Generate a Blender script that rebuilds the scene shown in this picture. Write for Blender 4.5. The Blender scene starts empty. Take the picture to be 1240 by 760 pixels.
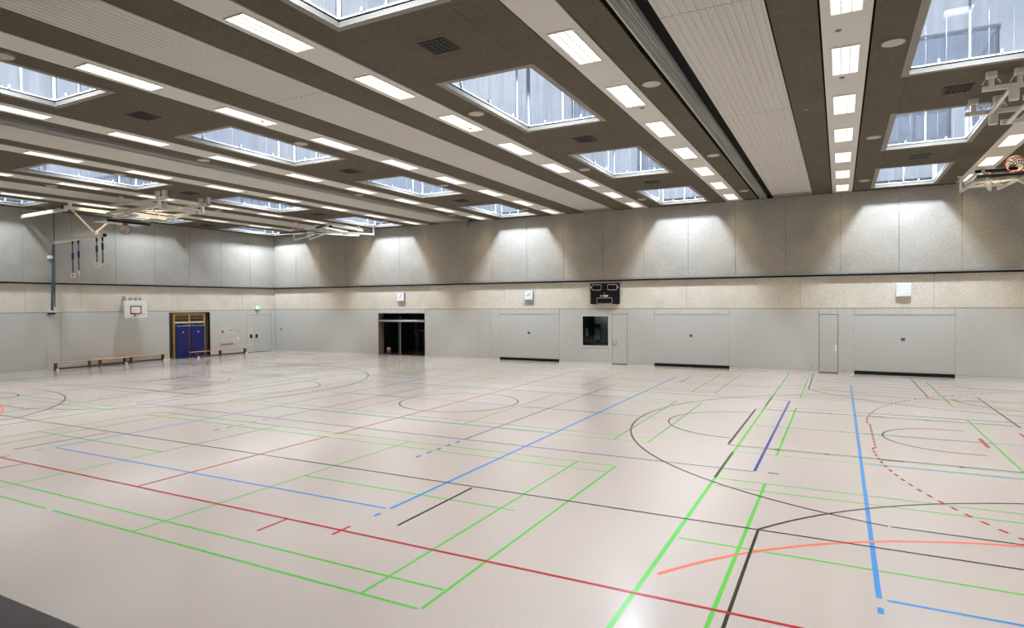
import bpy, math, random
from mathutils import Matrix, Vector
random.seed(7)
SC = bpy.context.scene
COL = SC.collection

# ------------------------------------------------------------------ camera
YAW, PITCH, ROLL = 0.4823, -0.0164, -0.0065
F_ = Vector((-math.sin(YAW), math.cos(YAW), 0)); R_ = Vector((math.cos(YAW), math.sin(YAW), 0)); Z_ = Vector((0, 0, 1))
FW = F_ * math.cos(PITCH) + Z_ * math.sin(PITCH)
UP0 = -F_ * math.sin(PITCH) + Z_ * math.cos(PITCH)
RT = R_ * math.cos(ROLL) + UP0 * math.sin(ROLL)
UP = -R_ * math.sin(ROLL) + UP0 * math.cos(ROLL)
cam = bpy.data.objects.new('camera', bpy.data.cameras.new('camera'))
COL.objects.link(cam)
cam.data.sensor_width = 36
cam.data.lens = 758.05 * 36 / 1240
cam.data.clip_start = .05
m = Matrix.Identity(4)
for i in range(3):
    m[i][0] = RT[i]; m[i][1] = UP[i]; m[i][2] = -FW[i]
m[2][3] = 3.0105
cam.matrix_world = m
SC.camera = cam
# ------------------------------------------------------------------ look
SC.view_settings.view_transform = 'Standard'
SC.view_settings.look = 'None'
SC.view_settings.gamma = 1
SC.view_settings.use_curve_mapping = False
SC.view_settings.exposure = -0.26
LAMP_W = 30.0           # each recessed luminaire
LAMP_COL = (1.0, .79, .51)
FITTING_W = 335.0           # lamp of the fitting inside each rooflight
FITTING_COL = (.76, .86, 1.0)
# ------------------------------------------------------------------ overcast sky
W = bpy.data.worlds.new('sky'); SC.world = W; W.use_nodes = True
nt = W.node_tree; nt.nodes.clear()
o = nt.nodes.new('ShaderNodeOutputWorld'); b = nt.nodes.new('ShaderNodeBackground')
tc = nt.nodes.new('ShaderNodeTexCoord'); no = nt.nodes.new('ShaderNodeTexNoise'); cr = nt.nodes.new('ShaderNodeValToRGB')
mp = nt.nodes.new('ShaderNodeMapping'); mp.inputs['Scale'].default_value = (1, 1, 2.5)
no.inputs['Scale'].default_value = 2.6; no.inputs['Detail'].default_value = 5
cr.color_ramp.elements[0].position = .35; cr.color_ramp.elements[0].color = (.40, .48, .62, 1)
cr.color_ramp.elements[1].position = .68; cr.color_ramp.elements[1].color = (.86, .90, .97, 1)
nt.links.new(tc.outputs['Generated'], mp.inputs['Vector']); nt.links.new(mp.outputs[0], no.inputs['Vector'])
nt.links.new(no.outputs[0], cr.inputs[0]); nt.links.new(cr.outputs[0], b.inputs[0]); nt.links.new(b.outputs[0], o.inputs[0])
b.inputs[1].default_value = 1.5

# ------------------------------------------------------------------ materials
MAT = {}
def mat(name, col, rough=.6, metal=0, spec=.5, noise=0, nscale=20, bump=0, bscale=200, emit=None, estr=0, stretch=None):
    if name in MAT: return MAT[name]
    M = bpy.data.materials.new(name); M.use_nodes = True
    t = M.node_tree; p = t.nodes['Principled BSDF']
    p.inputs['Base Color'].default_value = (*col, 1); p.inputs['Roughness'].default_value = rough
    p.inputs['Metallic'].default_value = metal; p.inputs['Specular IOR Level'].default_value = spec
    if emit:
        p.inputs['Emission Color'].default_value = (*emit, 1); p.inputs['Emission Strength'].default_value = estr
    g = t.nodes.new('ShaderNodeNewGeometry') if (noise or bump) else None
    src = None
    if g:
        src = g.outputs['Position']
        if stretch:
            mm = t.nodes.new('ShaderNodeMapping'); mm.inputs['Scale'].default_value = stretch
            t.links.new(src, mm.inputs['Vector']); src = mm.outputs[0]
    if noise:
        n = t.nodes.new('ShaderNodeTexNoise'); n.inputs['Scale'].default_value = nscale; n.inputs['Detail'].default_value = 4
        r = t.nodes.new('ShaderNodeValToRGB')
        r.color_ramp.elements[0].position = .3; r.color_ramp.elements[1].position = .7
        r.color_ramp.elements[0].color = (*[c * (1 - noise) for c in col], 1)
        r.color_ramp.elements[1].color = (*[min(1, c * (1 + noise)) for c in col], 1)
        t.links.new(src, n.inputs['Vector']); t.links.new(n.outputs[0], r.inputs[0]); t.links.new(r.outputs[0], p.inputs['Base Color'])
    if bump:
        n = t.nodes.new('ShaderNodeTexNoise'); n.inputs['Scale'].default_value = bscale; n.inputs['Detail'].default_value = 2
        bb = t.nodes.new('ShaderNodeBump'); bb.inputs['Strength'].default_value = bump; bb.inputs['Distance'].default_value = .01
        t.links.new(src, n.inputs['Vector']); t.links.new(n.outputs[0], bb.inputs['Height']); t.links.new(bb.outputs[0], p.inputs['Normal'])
    MAT[name] = M
    return M

def two_noise(name, col, rough, a1, s1, a2, s2, spec=.5, st2=(1, 1, 1), rvar=0):
    """base colour modulated by a broad and a fine noise"""
    M = mat(name, col, rough, spec=spec); t = M.node_tree; p = t.nodes['Principled BSDF']
    g = t.nodes.new('ShaderNodeNewGeometry')
    def nz(scale, amp, st):
        mm = t.nodes.new('ShaderNodeMapping'); mm.inputs['Scale'].default_value = st
        t.links.new(g.outputs['Position'], mm.inputs['Vector'])
        n = t.nodes.new('ShaderNodeTexNoise'); n.inputs['Scale'].default_value = scale; n.inputs['Detail'].default_value = 3
        t.links.new(mm.outputs[0], n.inputs['Vector'])
        r = t.nodes.new('ShaderNodeMapRange'); r.inputs[1].default_value = .2; r.inputs[2].default_value = .8
        r.inputs[3].default_value = 1 - amp; r.inputs[4].default_value = 1 + amp
        t.links.new(n.outputs[0], r.inputs[0]); return r.outputs[0], n
    v1, n1 = nz(s1, a1, (1, 1, 1)); v2, n2 = nz(s2, a2, st2)
    mu = t.nodes.new('ShaderNodeMath'); mu.operation = 'MULTIPLY'; t.links.new(v1, mu.inputs[0]); t.links.new(v2, mu.inputs[1])
    vm = t.nodes.new('ShaderNodeVectorMath'); vm.operation = 'SCALE'; vm.inputs[0].default_value = col
    t.links.new(mu.outputs[0], vm.inputs['Scale']); t.links.new(vm.outputs[0], p.inputs['Base Color'])
    if rvar:
        r = t.nodes.new('ShaderNodeMapRange'); r.inputs[1].default_value = .3; r.inputs[2].default_value = .7
        r.inputs[3].default_value = rough - rvar; r.inputs[4].default_value = rough + rvar
        t.links.new(n1.outputs[0], r.inputs[0]); t.links.new(r.outputs[0], p.inputs['Roughness'])
    return M

def glass(name, tint, gl=.08):
    M = bpy.data.materials.new(name); M.use_nodes = True; t = M.node_tree; t.nodes.clear()
    o = t.nodes.new('ShaderNodeOutputMaterial'); tr = t.nodes.new('ShaderNodeBsdfTransparent'); g = t.nodes.new('ShaderNodeBsdfGlossy')
    f = t.nodes.new('ShaderNodeFresnel'); f.inputs[0].default_value = 1.45
    mx = t.nodes.new('ShaderNodeMixShader'); tr.inputs[0].default_value = (*tint, 1); g.inputs['Roughness'].default_value = .02
    t.links.new(f.outputs[0], mx.inputs[0]); t.links.new(tr.outputs[0], mx.inputs[1]); t.links.new(g.outputs[0], mx.inputs[2])
    t.links.new(mx.outputs[0], o.inputs[0]); MAT[name] = M
    return M

FLOOR = two_noise('sports floor', (.345, .300, .270), .18, .018, .5, .012, 11, spec=.5)
WOOL = two_noise('dark wood wool board', (.118, .099, .074), .95, .10, 1.2, .42, 48, spec=.1, st2=(.5, 1.6, 1))
WHITE_PANEL = mat('cream ceiling panel', (.58, .545, .49), .55)
CORR = mat('pale corrugated sheet', (.53, .50, .45), .6)
GREY = two_noise('grey wall panel', (.545, .535, .49), .6, .03, .8, .14, 40, spec=.3)
GATE = two_noise('light grey gate', (.545, .54, .505), .5, .02, 1, .05, 60, spec=.3, st2=(3, 3, .05))
CONC = two_noise('pale concrete panel', (.66, .60, .50), .8, .09, 1.4, .20, 24, spec=.2)
ACOU = two_noise('grey wood wool panel', (.335, .310, .267), .9, .10, 1.1, .32, 26, spec=.1, st2=(1, 1, 1.6))
DARK = mat('dark void', (.012, .011, .010), .9, spec=.1)
BLACK = mat('black rubber', (.008, .008, .009), .5, spec=.2)
LINEK = mat('black floor paint', (.022, .02, .02), .2)
LINER = mat('red floor paint', (.30, .014, .022), .2)
LINEO = mat('orange red floor paint', (.62, .11, .06), .2)
LINEG = mat('green floor paint', (.075, .33, .045), .2)
LINEB = mat('light blue floor paint', (.020, .165, .41), .2)
LINED = mat('dark blue floor paint', (.012, .035, .20), .2)
WMETAL = mat('white lacquered metal', (.68, .66, .60), .4)
CREAM = mat('cream lacquered metal', (.70, .67, .59), .4)
GMETAL = mat('grey steel', (.36, .36, .35), .4, metal=.6)
DGREEN = mat('dark green grey tube', (.06, .085, .09), .5)
SKIRT = mat('pale skirting', (.62, .60, .57), .45)
FLANGE = mat('beige rooflight flange', (.24, .215, .175), .7)
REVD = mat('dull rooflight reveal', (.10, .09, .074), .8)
FRAMEW = mat('white glazing bar', (.36, .37, .38), .5)
REVEAL = mat('white reveal', (.7, .69, .66), .5)
LED = mat('lamp diffuser', (.9, .9, .88), .5, emit=(1, .95, .86), estr=1.55)
LOUV = mat('white louvre', (.8, .79, .76), .4)
WOOD = mat('orange wood', (.46, .24, .09), .45, noise=.15, nscale=6, stretch=(1, .3, 6))
DWOOD = mat('brown wood', (.16, .085, .04), .55, noise=.15, nscale=8)
BAR = mat('honey wood', (.50, .29, .08), .45, noise=.1, nscale=8)
BLUE = mat('blue mat vinyl', (.004, .009, .115), .4)
NAVY = mat('navy strap buckle', (.01, .02, .10), .5)
ORANGE = mat('orange rim', (.80, .13, .05), .4)
DRED = mat('dark red rim', (.36, .05, .03), .5)
BOARD = mat('white backboard', (.80, .79, .76), .35)
NET = mat('white net cord', (.75, .74, .70), .8)
REDP = mat('red plastic', (.5, .02, .02), .4)
SIGNG = mat('green exit sign', (.05, .5, .25), .4, emit=(.25, 1, .62), estr=.9)
SIGNW = mat('white sign pictogram', (.8, .9, .85), .4, emit=(.8, 1, .9), estr=1.2)
CLOCKF = mat('clock face', (.85, .86, .87), .3)
BROWN = mat('brown platform', (.045, .033, .027), .7, noise=.08, nscale=4)
ROPE = mat('dark rope', (.05, .045, .04), .8)
RINGW = mat('pale wooden ring', (.70, .55, .36), .5)
GLS = glass('rooflight glass', (.86, .90, .95))
_t = GLS.node_tree; _mx = [n for n in _t.nodes if n.type == 'MIX_SHADER'][0]; _tr = [n for n in _t.nodes if n.type == 'BSDF_TRANSPARENT'][0]
_tl = _t.nodes.new('ShaderNodeBsdfTranslucent'); _tl.inputs[0].default_value = (.80, .85, .92, 1)
_m2 = _t.nodes.new('ShaderNodeMixShader'); _g = _t.nodes.new('ShaderNodeNewGeometry'); _mp = _t.nodes.new('ShaderNodeMapping'); _mp.inputs['Scale'].default_value = (5, 5, .2)
_n = _t.nodes.new('ShaderNodeTexNoise'); _n.inputs['Scale'].default_value = 1; _n.inputs['Detail'].default_value = 2
_r = _t.nodes.new('ShaderNodeMapRange'); _r.inputs[1].default_value = .35; _r.inputs[2].default_value = .75; _r.inputs[3].default_value = .3; _r.inputs[4].default_value = .6
_t.links.new(_g.outputs['Position'], _mp.inputs['Vector']); _t.links.new(_mp.outputs[0], _n.inputs['Vector']); _t.links.new(_n.outputs[0], _r.inputs[0]); _t.links.new(_r.outputs[0], _m2.inputs[0])
_t.links.new(_tr.outputs[0], _m2.inputs[1]); _t.links.new(_tl.outputs[0], _m2.inputs[2]); _t.links.new(_m2.outputs[0], _mx.inputs[1])
GLW = glass('window glass', (.70, .74, .74))
CURT = mat('grey curtain fabric', (.26, .255, .235), .8, noise=.45, nscale=5, stretch=(9, .05, 9))
CLEARB = glass('clear board', (.90, .92, .92))
LCURT = mat('pale curtain edge', (.50, .51, .46), .7)
opal = bpy.data.materials.new('opal rooflight sheet'); opal.use_nodes = True; t = opal.node_tree; t.nodes.clear()
_o = t.nodes.new('ShaderNodeOutputMaterial'); _t = t.nodes.new('ShaderNodeBsdfTranslucent'); _t.inputs[0].default_value = (.8, .84, .88, 1)
t.links.new(_t.outputs[0], _o.inputs[0])

# ------------------------------------------------------------------ mesh helpers
class MB:
    def __init__(s): s.v = []; s.f = []
    def box(s, x0, x1, y0, y1, z0, z1):
        n = len(s.v)
        s.v += [(x0,y0,z0),(x1,y0,z0),(x1,y1,z0),(x0,y1,z0),(x0,y0,z1),(x1,y0,z1),(x1,y1,z1),(x0,y1,z1)]
        s.f += [tuple(n+i for i in q) for q in ((0,3,2,1),(4,5,6,7),(0,1,5,4),(1,2,6,5),(2,3,7,6),(3,0,4,7))]
        return s
    def bev(s, x0, x1, y0, y1, z0, z1, b=.01):
        """box with all edges chamfered (24 vertices)"""
        X=(x0,x1);Y=(y0,y1);Z=(z0,z1); n=len(s.v); idx={}
        for i in (0,1):
            for j in (0,1):
                for k in (0,1):
                    dx=b if i==0 else -b; dy=b if j==0 else -b; dz=b if k==0 else -b
                    for a in range(3):
                        p=[X[i]+dx,Y[j]+dy,Z[k]+dz]; p[a]=(X[i],Y[j],Z[k])[a]
                        idx[i,j,k,a]=len(s.v); s.v.append(tuple(p))
        for a in range(3):
            o1,o2=[q for q in range(3) if q!=a]
            for e in (0,1):
                loop=[]
                for (p,q) in ((0,0),(1,0),(1,1),(0,1)):
                    c=[0,0,0]; c[a]=e; c[o1]=p; c[o2]=q; loop.append(idx[c[0],c[1],c[2],a])
                flip = (e==0) != (a==1)
                s.f.append(tuple(reversed(loop)) if flip else tuple(loop))
        for a in range(3):      # edges along axis a
            o1,o2=[q for q in range(3) if q!=a]
            for p in (0,1):
                for q in (0,1):
                    c0=[0,0,0];c1=[0,0,0]; c1[a]=1
                    for c in (c0,c1): c[o1]=p; c[o2]=q
                    s.f.append((idx[(*c0,o1)],idx[(*c0,o2)],idx[(*c1,o2)],idx[(*c1,o1)]))
        for i in (0,1):
            for j in (0,1):
                for k in (0,1): s.f.append((idx[i,j,k,0],idx[i,j,k,1],idx[i,j,k,2]))
        return s
    def tube(s, pts, r, n=8, close=False):
        pts=[Vector(p) for p in pts]; N=len(pts); base=len(s.v)
        for i,p in enumerate(pts):
            if close: d=pts[(i+1)%N]-pts[i-1]
            else: d=pts[min(i+1,N-1)]-pts[max(i-1,0)]
            d.normalize(); u=d.orthogonal() if abs(d.z)>.9 else d.cross(Vector((0,0,1))); u.normalize(); w=d.cross(u)
            rr=r[i] if isinstance(r,(list,tuple)) else r
            for k in range(n):
                a=2*math.pi*k/n; s.v.append(tuple(p+u*math.cos(a)*rr+w*math.sin(a)*rr))
        for i in range(N if close else N-1):
            for k in range(n):
                a=base+i*n+k; b=base+i*n+(k+1)%n; c=base+((i+1)%N)*n+(k+1)%n; d=base+((i+1)%N)*n+k
                s.f.append((a,b,c,d))
        if not close:
            s.f.append(tuple(base+k for k in range(n))[::-1]); s.f.append(tuple(base+(N-1)*n+k for k in range(n)))
        return s
    def bar(s, a, b, w, h):
        """rectangular section bar between two points"""
        a=Vector(a);b=Vector(b);d=(b-a).normalized(); u=d.cross(Vector((0,0,1)))
        u = Vector((1,0,0)) if u.length<.01 else u.normalized(); q=u.cross(d)
        n=len(s.v)
        for p in (a,b):
            for (i,j) in ((-1,-1),(1,-1),(1,1),(-1,1)): s.v.append(tuple(p+u*i*w/2+q*j*h/2))
        s.f += [tuple(n+i for i in f) for f in ((3,2,1,0),(4,5,6,7),(0,1,5,4),(1,2,6,5),(2,3,7,6),(3,0,4,7))]
        return s
    def disc(s, c, r, z0, z1, n=20):
        b=len(s.v)
        for z,rr in ((z1,r),(z0,r*.93)):
            for k in range(n):
                a=2*math.pi*k/n; s.v.append((c[0]+rr*math.cos(a),c[1]+rr*math.sin(a),z))
        s.f.append(tuple(b+n+k for k in range(n))[::-1])
        s.f.append(tuple(b+k for k in range(n)))
        for k in range(n): s.f.append((b+k,b+n+k,b+n+(k+1)%n,b+(k+1)%n))
        return s
    def sphere(s, c, r, n=14, m=9):
        b=len(s.v)
        for i in range(m+1):
            t_=math.pi*i/m
            for k in range(n):
                a=2*math.pi*k/n; s.v.append((c[0]+r*math.sin(t_)*math.cos(a),c[1]+r*math.sin(t_)*math.sin(a),c[2]+r*math.cos(t_)))
        for i in range(m):
            for k in range(n):
                s.f.append((b+i*n+k,b+(i+1)*n+k,b+(i+1)*n+(k+1)%n,b+i*n+(k+1)%n))
        return s
    def quad(s,*p):
        n=len(s.v); s.v+=list(p); s.f.append(tuple(range(n,n+len(p)))); return s
    def mesh(s,name,m):
        me=bpy.data.meshes.new(name); me.from_pydata(s.v,[],s.f); me.update()
        if m: me.materials.append(m)
        return me
def ob(name, mb, m, parent=None, label=None, smooth=False, kind=None):
    me = mb if isinstance(mb, bpy.types.Mesh) else mb.mesh(name, m)
    o = bpy.data.objects.new(name, me); COL.objects.link(o)
    if parent: o.parent = parent
    if label: o['label'] = label
    if kind: o['kind'] = kind
    if smooth:
        for p in me.polygons: p.use_smooth = True
    return o
def empty(name, loc, label, cat, group=None, kind=None):
    o = bpy.data.objects.new(name, None); COL.objects.link(o); o.location = loc; o.empty_display_size=.1
    tag(o, label, cat, group, kind); return o
def tag(o, label, cat, group=None, kind=None):
    o['label']=label; o['category']=cat
    if group: o['group']=group
    if kind: o['kind']=kind
    return o
def copy_tree(o, parent=None):
    c=o.copy(); COL.objects.link(c)
    if parent: c.parent=parent
    for ch in list(o.children): copy_tree(ch, c)
    return c
ORD=['first','second','third','fourth','fifth','sixth','seventh','eighth','ninth','tenth','eleventh','twelfth']
def up(mesh_mb, loc):       # shift mesh to local frame
    mesh_mb.v=[(x-loc[0],y-loc[1],z-loc[2]) for x,y,z in mesh_mb.v]; return mesh_mb

# ------------------------------------------------------------------ dimensions
XL, XR, YB, YF = -33.33, 12.55, 29.64, -4.0     # left, right, back wall, wall behind the camera
ZC = 7.55
XC, YC = -10.39, 16.30
TY, TZ = 1.75, 1.40                             # edge and height of the spectator platform

# ------------------------------------------------------------------ floor + court lines
fl = tag(ob('floor', MB().box(XL-.6, XR+.1, TY-.1, YB+.05, -.1, 0), FLOOR), 'beige polished sports floor of the hall covered in coloured court lines', 'floor', kind='structure')
pl = tag(ob('trim_1', MB().box(XL, XR, YF, TY, TZ-.25, TZ).box(XL, XR, TY-.06, TY-.02, 0, TZ-.25), BROWN), 'dark brown edge of the raised spectator platform at the lower left corner', 'platform', kind='structure')
ZL = {LINEG:.0010, LINEB:.0014, LINED:.0018, LINEO:.0022, LINEK:.0026, LINER:.0030}
LBL = {LINEG:'green court line', LINEB:'light blue court line', LINED:'dark blue court line', LINEO:'orange court line', LINEK:'black court line', LINER:'red court line'}
NL=[0]
def line(x0,y0,x1,y1,c,w=.05):
    w*=.74
    a=Vector((XC+x0,YC+y0)); b=Vector((XC+x1,YC+y1)); d=(b-a).normalized(); n=Vector((-d.y,d.x))*w/2
    NL[0]+=1; z=ZL[c]+(.0002 if abs(x1-x0)>abs(y1-y0) else 0)+(NL[0]%7)*.00002
    ps=[a-n,b-n,b+n,a+n]
    ob('court_line', MB().quad(*[(p.x,p.y,z) for p in ps]), c, fl, LBL[c])
def arc(cx,cy,r,a0,a1,c,w=.05,n=48,name='court_arc'):
    w*=.8; NL[0]+=1; z=ZL[c]+.0001+(NL[0]%7)*.00001; mb=MB()
    for i in range(n+1):
        a=math.radians(a0+(a1-a0)*i/n)
        for rr in (r-w/2,r+w/2): mb.v.append((XC+cx+rr*math.cos(a),YC+cy+rr*math.sin(a),z))
    for i in range(n): mb.f.append((2*i,2*i+1,2*i+3,2*i+2))
    ob(name, mb, c, fl, LBL[c].replace('line','arc'))
T = 15.27                                        # width of one third of the hall
# handball
WR=.06
for y in (-10,10): line(-20,y,20,y,LINER,WR)
line(0,-10,0,-5.62,LINER,WR); line(0,-5.38,0,10,LINER,WR)
for sx in (-1,1):
    line(sx*20,-10,sx*20,10,LINER,WR)
    line(sx*13.1,-.48,sx*13.1,.48,LINER,.10)
    line(sx*3.5,-10.52,sx*3.5,-10.02,LINER,.06); line(sx*4.5,-10.17,sx*4.5,-9.83,LINER,.06)
    # goal area arc (6 m) and dashed free throw arc (9 m)
    for sy in (-1,1):
        a0,a1=(180,180+sy*90) if sx==1 else (0,-sy*90)
        arc(sx*20,sy*1.5,6,a0,a1,LINER,.06)
    line(sx*14,-1.5,sx*14,1.5,LINER,.06)
    segs=[]; y=-1.5
    while y<1.4: segs.append((sx*11.05,y,sx*11.05,y+.15)); y+=.30
    for s_ in segs: line(*s_,LINER,.06)
    for sy in (-1,1):
        k=0
        while True:
            th=k*.30/9.0
            if th>1.22: break
            th2=th+.15/9.0
            p=[(sx*(20-9*math.cos(q)), sy*(1.5+9*math.sin(q))) for q in (th,th2)]
            if abs(p[1][1])<10: line(*p[0],*p[1],LINER,.06)
            k+=1
# cross court handball goal areas and basketball in the outer thirds
for cx in (-T,T):
    for sy in (-1,1):
        gy=sy*12.5
        for sx in (-1,1):
            a0,a1 = ((90,180) if sx==-1 else (90,0)) if sy==-1 else ((270,180) if sx==-1 else (270,360))
            hi = a0+(a1-a0)*(.66)
            arc(cx+sx*1.5,gy,6,a0,hi,LINEO,.06)
        line(cx-1.5,gy-sy*6,cx+1.5,gy-sy*6,LINEO,.06)
        # basketball
        yb=sy*12.68
        for sx in (-1,1):
            line(cx+sx*5.83,sy*7.5,cx+sx*5.83,yb,LINEK)
            line(cx+sx*2.43,sy*6.83,cx+sx*2.43,yb,LINEK)
        line(cx-2.43,sy*6.83,cx+2.43,sy*6.83,LINEK)
        c_y=sy*10.95; R=6.78; ang=math.degrees(math.acos(5.83/R))
        if sy==-1: arc(cx,c_y,R,ang,180-ang,LINEK); arc(cx,-6.83,1.8,0,180,LINEK); arc(cx,c_y,1.25,0,180,LINEK)
        else: arc(cx,c_y,R,180+ang,360-ang,LINEK); arc(cx,6.83,1.8,180,360,LINEK); arc(cx,c_y,1.25,180,360,LINEK)
    arc(cx,0,1.8,0,360,LINEK,name='court_circle') if False else None
# red and black circle of the far left court
# main basketball
for y in (-7.5,7.5): line(-14.15,y,14.15,y,LINEK)
arc(0,0,1.815,0,360,LINEK,.05,72,'court_circle')
for sx in (-1,1):
    line(sx*14.18,2.3,sx*14.18,7.6,LINEK,.06); line(sx*14.18,-7.6,sx*14.18,-2.3,LINEK,.06)
    line(sx*8.3,-2.42,sx*8.3,2.42,LINEK,.07)
    for sy in (-1,1):
        line(sx*8.3,sy*2.5,sx*14.2,sy*2.5,LINEK,.045)
        line(sx*11.07,sy*2.53,sx*11.47,sy*2.53,LINEK,.11)
        for xx in (9.26,10.17,12.36): line(sx*(xx-.04),sy*2.52,sx*(xx+.04),sy*2.52,LINEK,.12)
        line(sx*11.0,sy*6.6,sx*14.18,sy*6.6,LINEK)
        line(sx*12.55,sy*1.3,sx*12.92,sy*1.3,LINEK)
        line(sx*5.06,sy*7.58,sx*5.06,sy*9.52,LINEK,.06)
        line(sx*8.49,sy*3.12,sx*8.49,sy*5.18,LINEK,.06)
        line(sx*8.49,sy*12.0,sx*8.49,sy*12.6,LINEK,.06)
    if sx==1:
        arc(8.3,0,1.8,92,268,LINEK); arc(12.55,0,1.3,90,270,LINEK)
        arc(12.55,0,6.78,180-103,180-0,LINEK) if False else None
        an=math.degrees(math.asin(6.6/6.78)); arc(12.52,0,6.78,180-an,180+an,LINEK,.05,72)
    else:
        arc(-8.3,0,1.8,-88,88,LINEK); arc(-12.55,0,1.3,-90,90,LINEK)
        an=math.degrees(math.asin(6.6/6.78)); arc(-12.52,0,6.78,-an,an,LINEK,.05,72)
# main volleyball, dark blue
for y in (-4.5,4.5): line(-9.03,y,9.03,y,LINED)
for sx in (-1,1):
    line(sx*9.05,-4.46,sx*9.05,4.46,LINED,.072)
    line(sx*3,-4.5,sx*3,4.5,LINED,.05)
    for sy in (-1,1):
        for k in range(5): line(sx*3,sy*(4.7+k*.36),sx*3,sy*(4.7+k*.36+.16),LINED,.06)
    line(sx*9.27,-4.47,sx*9.45,-4.47,LINED)
# volleyball across each third, light blue
for cx in (-T,0,T):
    for sx in (-1,1):
        line(cx+sx*4.52,-9.0,cx+sx*4.52,9.2,LINEB,.075)
        for sy in (-1,1): line(cx+sx*4.52,sy*9.22,cx+sx*4.52,sy*9.36,LINEB,.075)
    for y in (-9.02,9.1): line(cx-4.45,y,cx+4.45,y,LINEB,.06)
    for y in (-3,3): line(cx-4.45,y,cx+4.45,y,LINEB,.055)
    line(cx-4.4,.05,cx+4.4,.05,LINEB,.045)
# badminton: three courts in each third, green
WG=.055
for cx in (-T,0,T):
    for cy in (-8.25,0,8.25):
        for sx in (-1,1):
            for xx in (6.73,5.97):
                w_= .062 if cx==T else WG
                if cx==T and sx==-1 and xx==6.73: continue
                line(cx+sx*xx,cy-3.03,cx+sx*xx,cy+3.03,LINEG,w_)
            line(cx+sx*2.02,cy-3.03,cx+sx*2.02,cy+3.03,LINEG,WG)
            line(cx+sx*2.02,cy,cx+sx*(6.7 if sx<0 else 6.2),cy,LINEG,.055)
        for yy in (-3.05,-2.59,2.59,3.05):
            if cx==0 and cy==-8.25 and yy==-3.05:
                line(-6.7,cy+yy,-.11,cy+yy,LINEG,WG); line(.09,cy+yy,6.7,cy+yy,LINEG,WG)
            else:
                line(cx-6.7,cy+yy,cx+6.7,cy+yy,LINEG,WG if cy<-1 else .04)
line(8.5,-12.5,8.5,12.0,LINEG,.075); line(-8.5,-12.5,-8.5,12.0,LINEG,.06)
line(9.26,-12.5,9.26,-11.2,LINEG,.062)
# little floor sockets
fs0=MB().disc((0,0),.055,0,.004,12).mesh('floor_socket',DWOOD)
for i,(x,y,l) in enumerate([(3.07,9.95,'near the far side line'),(-16.9,6.0,'inside the far left court'),(12.5,8.55,'in front of the widest grey gate')]):
    q=ob('floor_socket',fs0,None); q.location=(XC+x,YC+y,.003); tag(q,'small round metal floor socket '+l,'socket')

# ------------------------------------------------------------------ wall behind, right wall
def wall(name,mb,m,label): return tag(ob(name,mb,m),label,'wall',kind='structure')
wall('wall_right',MB().box(XR,XR+.2,YF,YB+.3,0,7.9),CONC,'plain pale right end wall of the hall')
wall('wall_front',MB().box(XL-.3,XR+.2,YF-.2,YF,0,7.9),CONC,'plain pale wall behind the spectator platform')
# ------------------------------------------------------------------ back wall
OX0,OX1,OZ=-24.62,-21.21,2.49            # dark storage opening
WX0,WX1,WZ0,WZ1=-11.50,-10.15,.89,2.36   # observation window
YS=YB+.022
b=MB()
b.box(XL-.3,OX0,YS,YS+.16,0,7.9).box(OX0,OX1,YS,YS+.16,OZ,7.9).box(OX1,WX0,YS,YS+.16,0,7.9)
b.box(WX0,WX1,YS,YS+.16,0,WZ0).box(WX0,WX1,YS,YS+.16,WZ1,7.9).box(WX1,XR,YS,YS+.16,0,7.9)
wb=wall('wall_back',b,DARK,'long back wall of grey panels below and pale grey acoustic panels above')
def wpanel(x0,x1,z0,z1,m,name='wall_panel',y=YB,th=.02,b_=.004):
    return ob(name,MB().bev(x0+.004,x1-.004,y,y+th,z0+.004,z1-.004,b_),m,wb)
ZP=2.725
GATES=[(-16.27,-12.78),(-7.85,-4.41),(.53,4.0)]
DOORS=[(-9.96,-9.17),(-.78,-.06)]
for x0,x1 in [(XL,-25.95),(-25.95,OX0),(OX1,-17.59),(-17.59,-16.85),(-16.85,-16.27),(-12.78,-11.56),(-10.10,-9.96),(-9.17,-7.85),(-4.41,-.78),(-.06,.53),(4.0,8.4),(8.4,XR)]:
    wpanel(x0,x1,.1,ZP,GREY)
for x0,x1 in GATES+DOORS: wpanel(x0,x1,2.475,ZP,GREY)
wpanel(OX0,OX1,OZ,ZP,GREY)
wpanel(-11.56,-10.10,.1,.81,GREY); wpanel(-11.56,-10.10,2.43,ZP,GREY)
ex=[XL]+[-30.37+4.81*k for k in range(9)]+[XR]
for x0,x1 in zip(ex,ex[1:]): wpanel(x0,x1,ZP+.01,4.09,CONC)
ex=[XL]+[XC+2.082*k for k in range(-10,11)]+[XR]
for x0,x1 in zip(ex,ex[1:]): wpanel(x0,x1,4.16,7.545,ACOU,'acoustic_panel',YB-.13,.14,.006)
ob('ledge_rail',MB().box(XL,XR,YB-.145,YB-.11,4.15,4.22),GMETAL,wb,'grey metal edge rail')
ob('shade_strip',MB().box(XL,XR,YB-.128,YB,4.095,4.148),DARK,wb,'dark strip painting the shade under the acoustic panels')  # solid black strip draws the shade of the gap below the panels
bb=MB(); 
for x0,x1 in [(XL,OX0),(OX1,-16.27),(-12.78,-9.96),(-9.17,-7.85),(-4.41,-.78),(-.06,.53),(4.0,XR)]: bb.box(x0,x1,YB-.015,YB+.02,0,.095)
tag(ob('baseboard_back',bb,SKIRT),'pale skirting board along the foot of the back wall','skirting',kind='structure')
n=0
POS=['between the dark storage opening and the observation window','between the narrow door by the window and the plain grey wall','at the far right, wider in the picture than the others']
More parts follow.
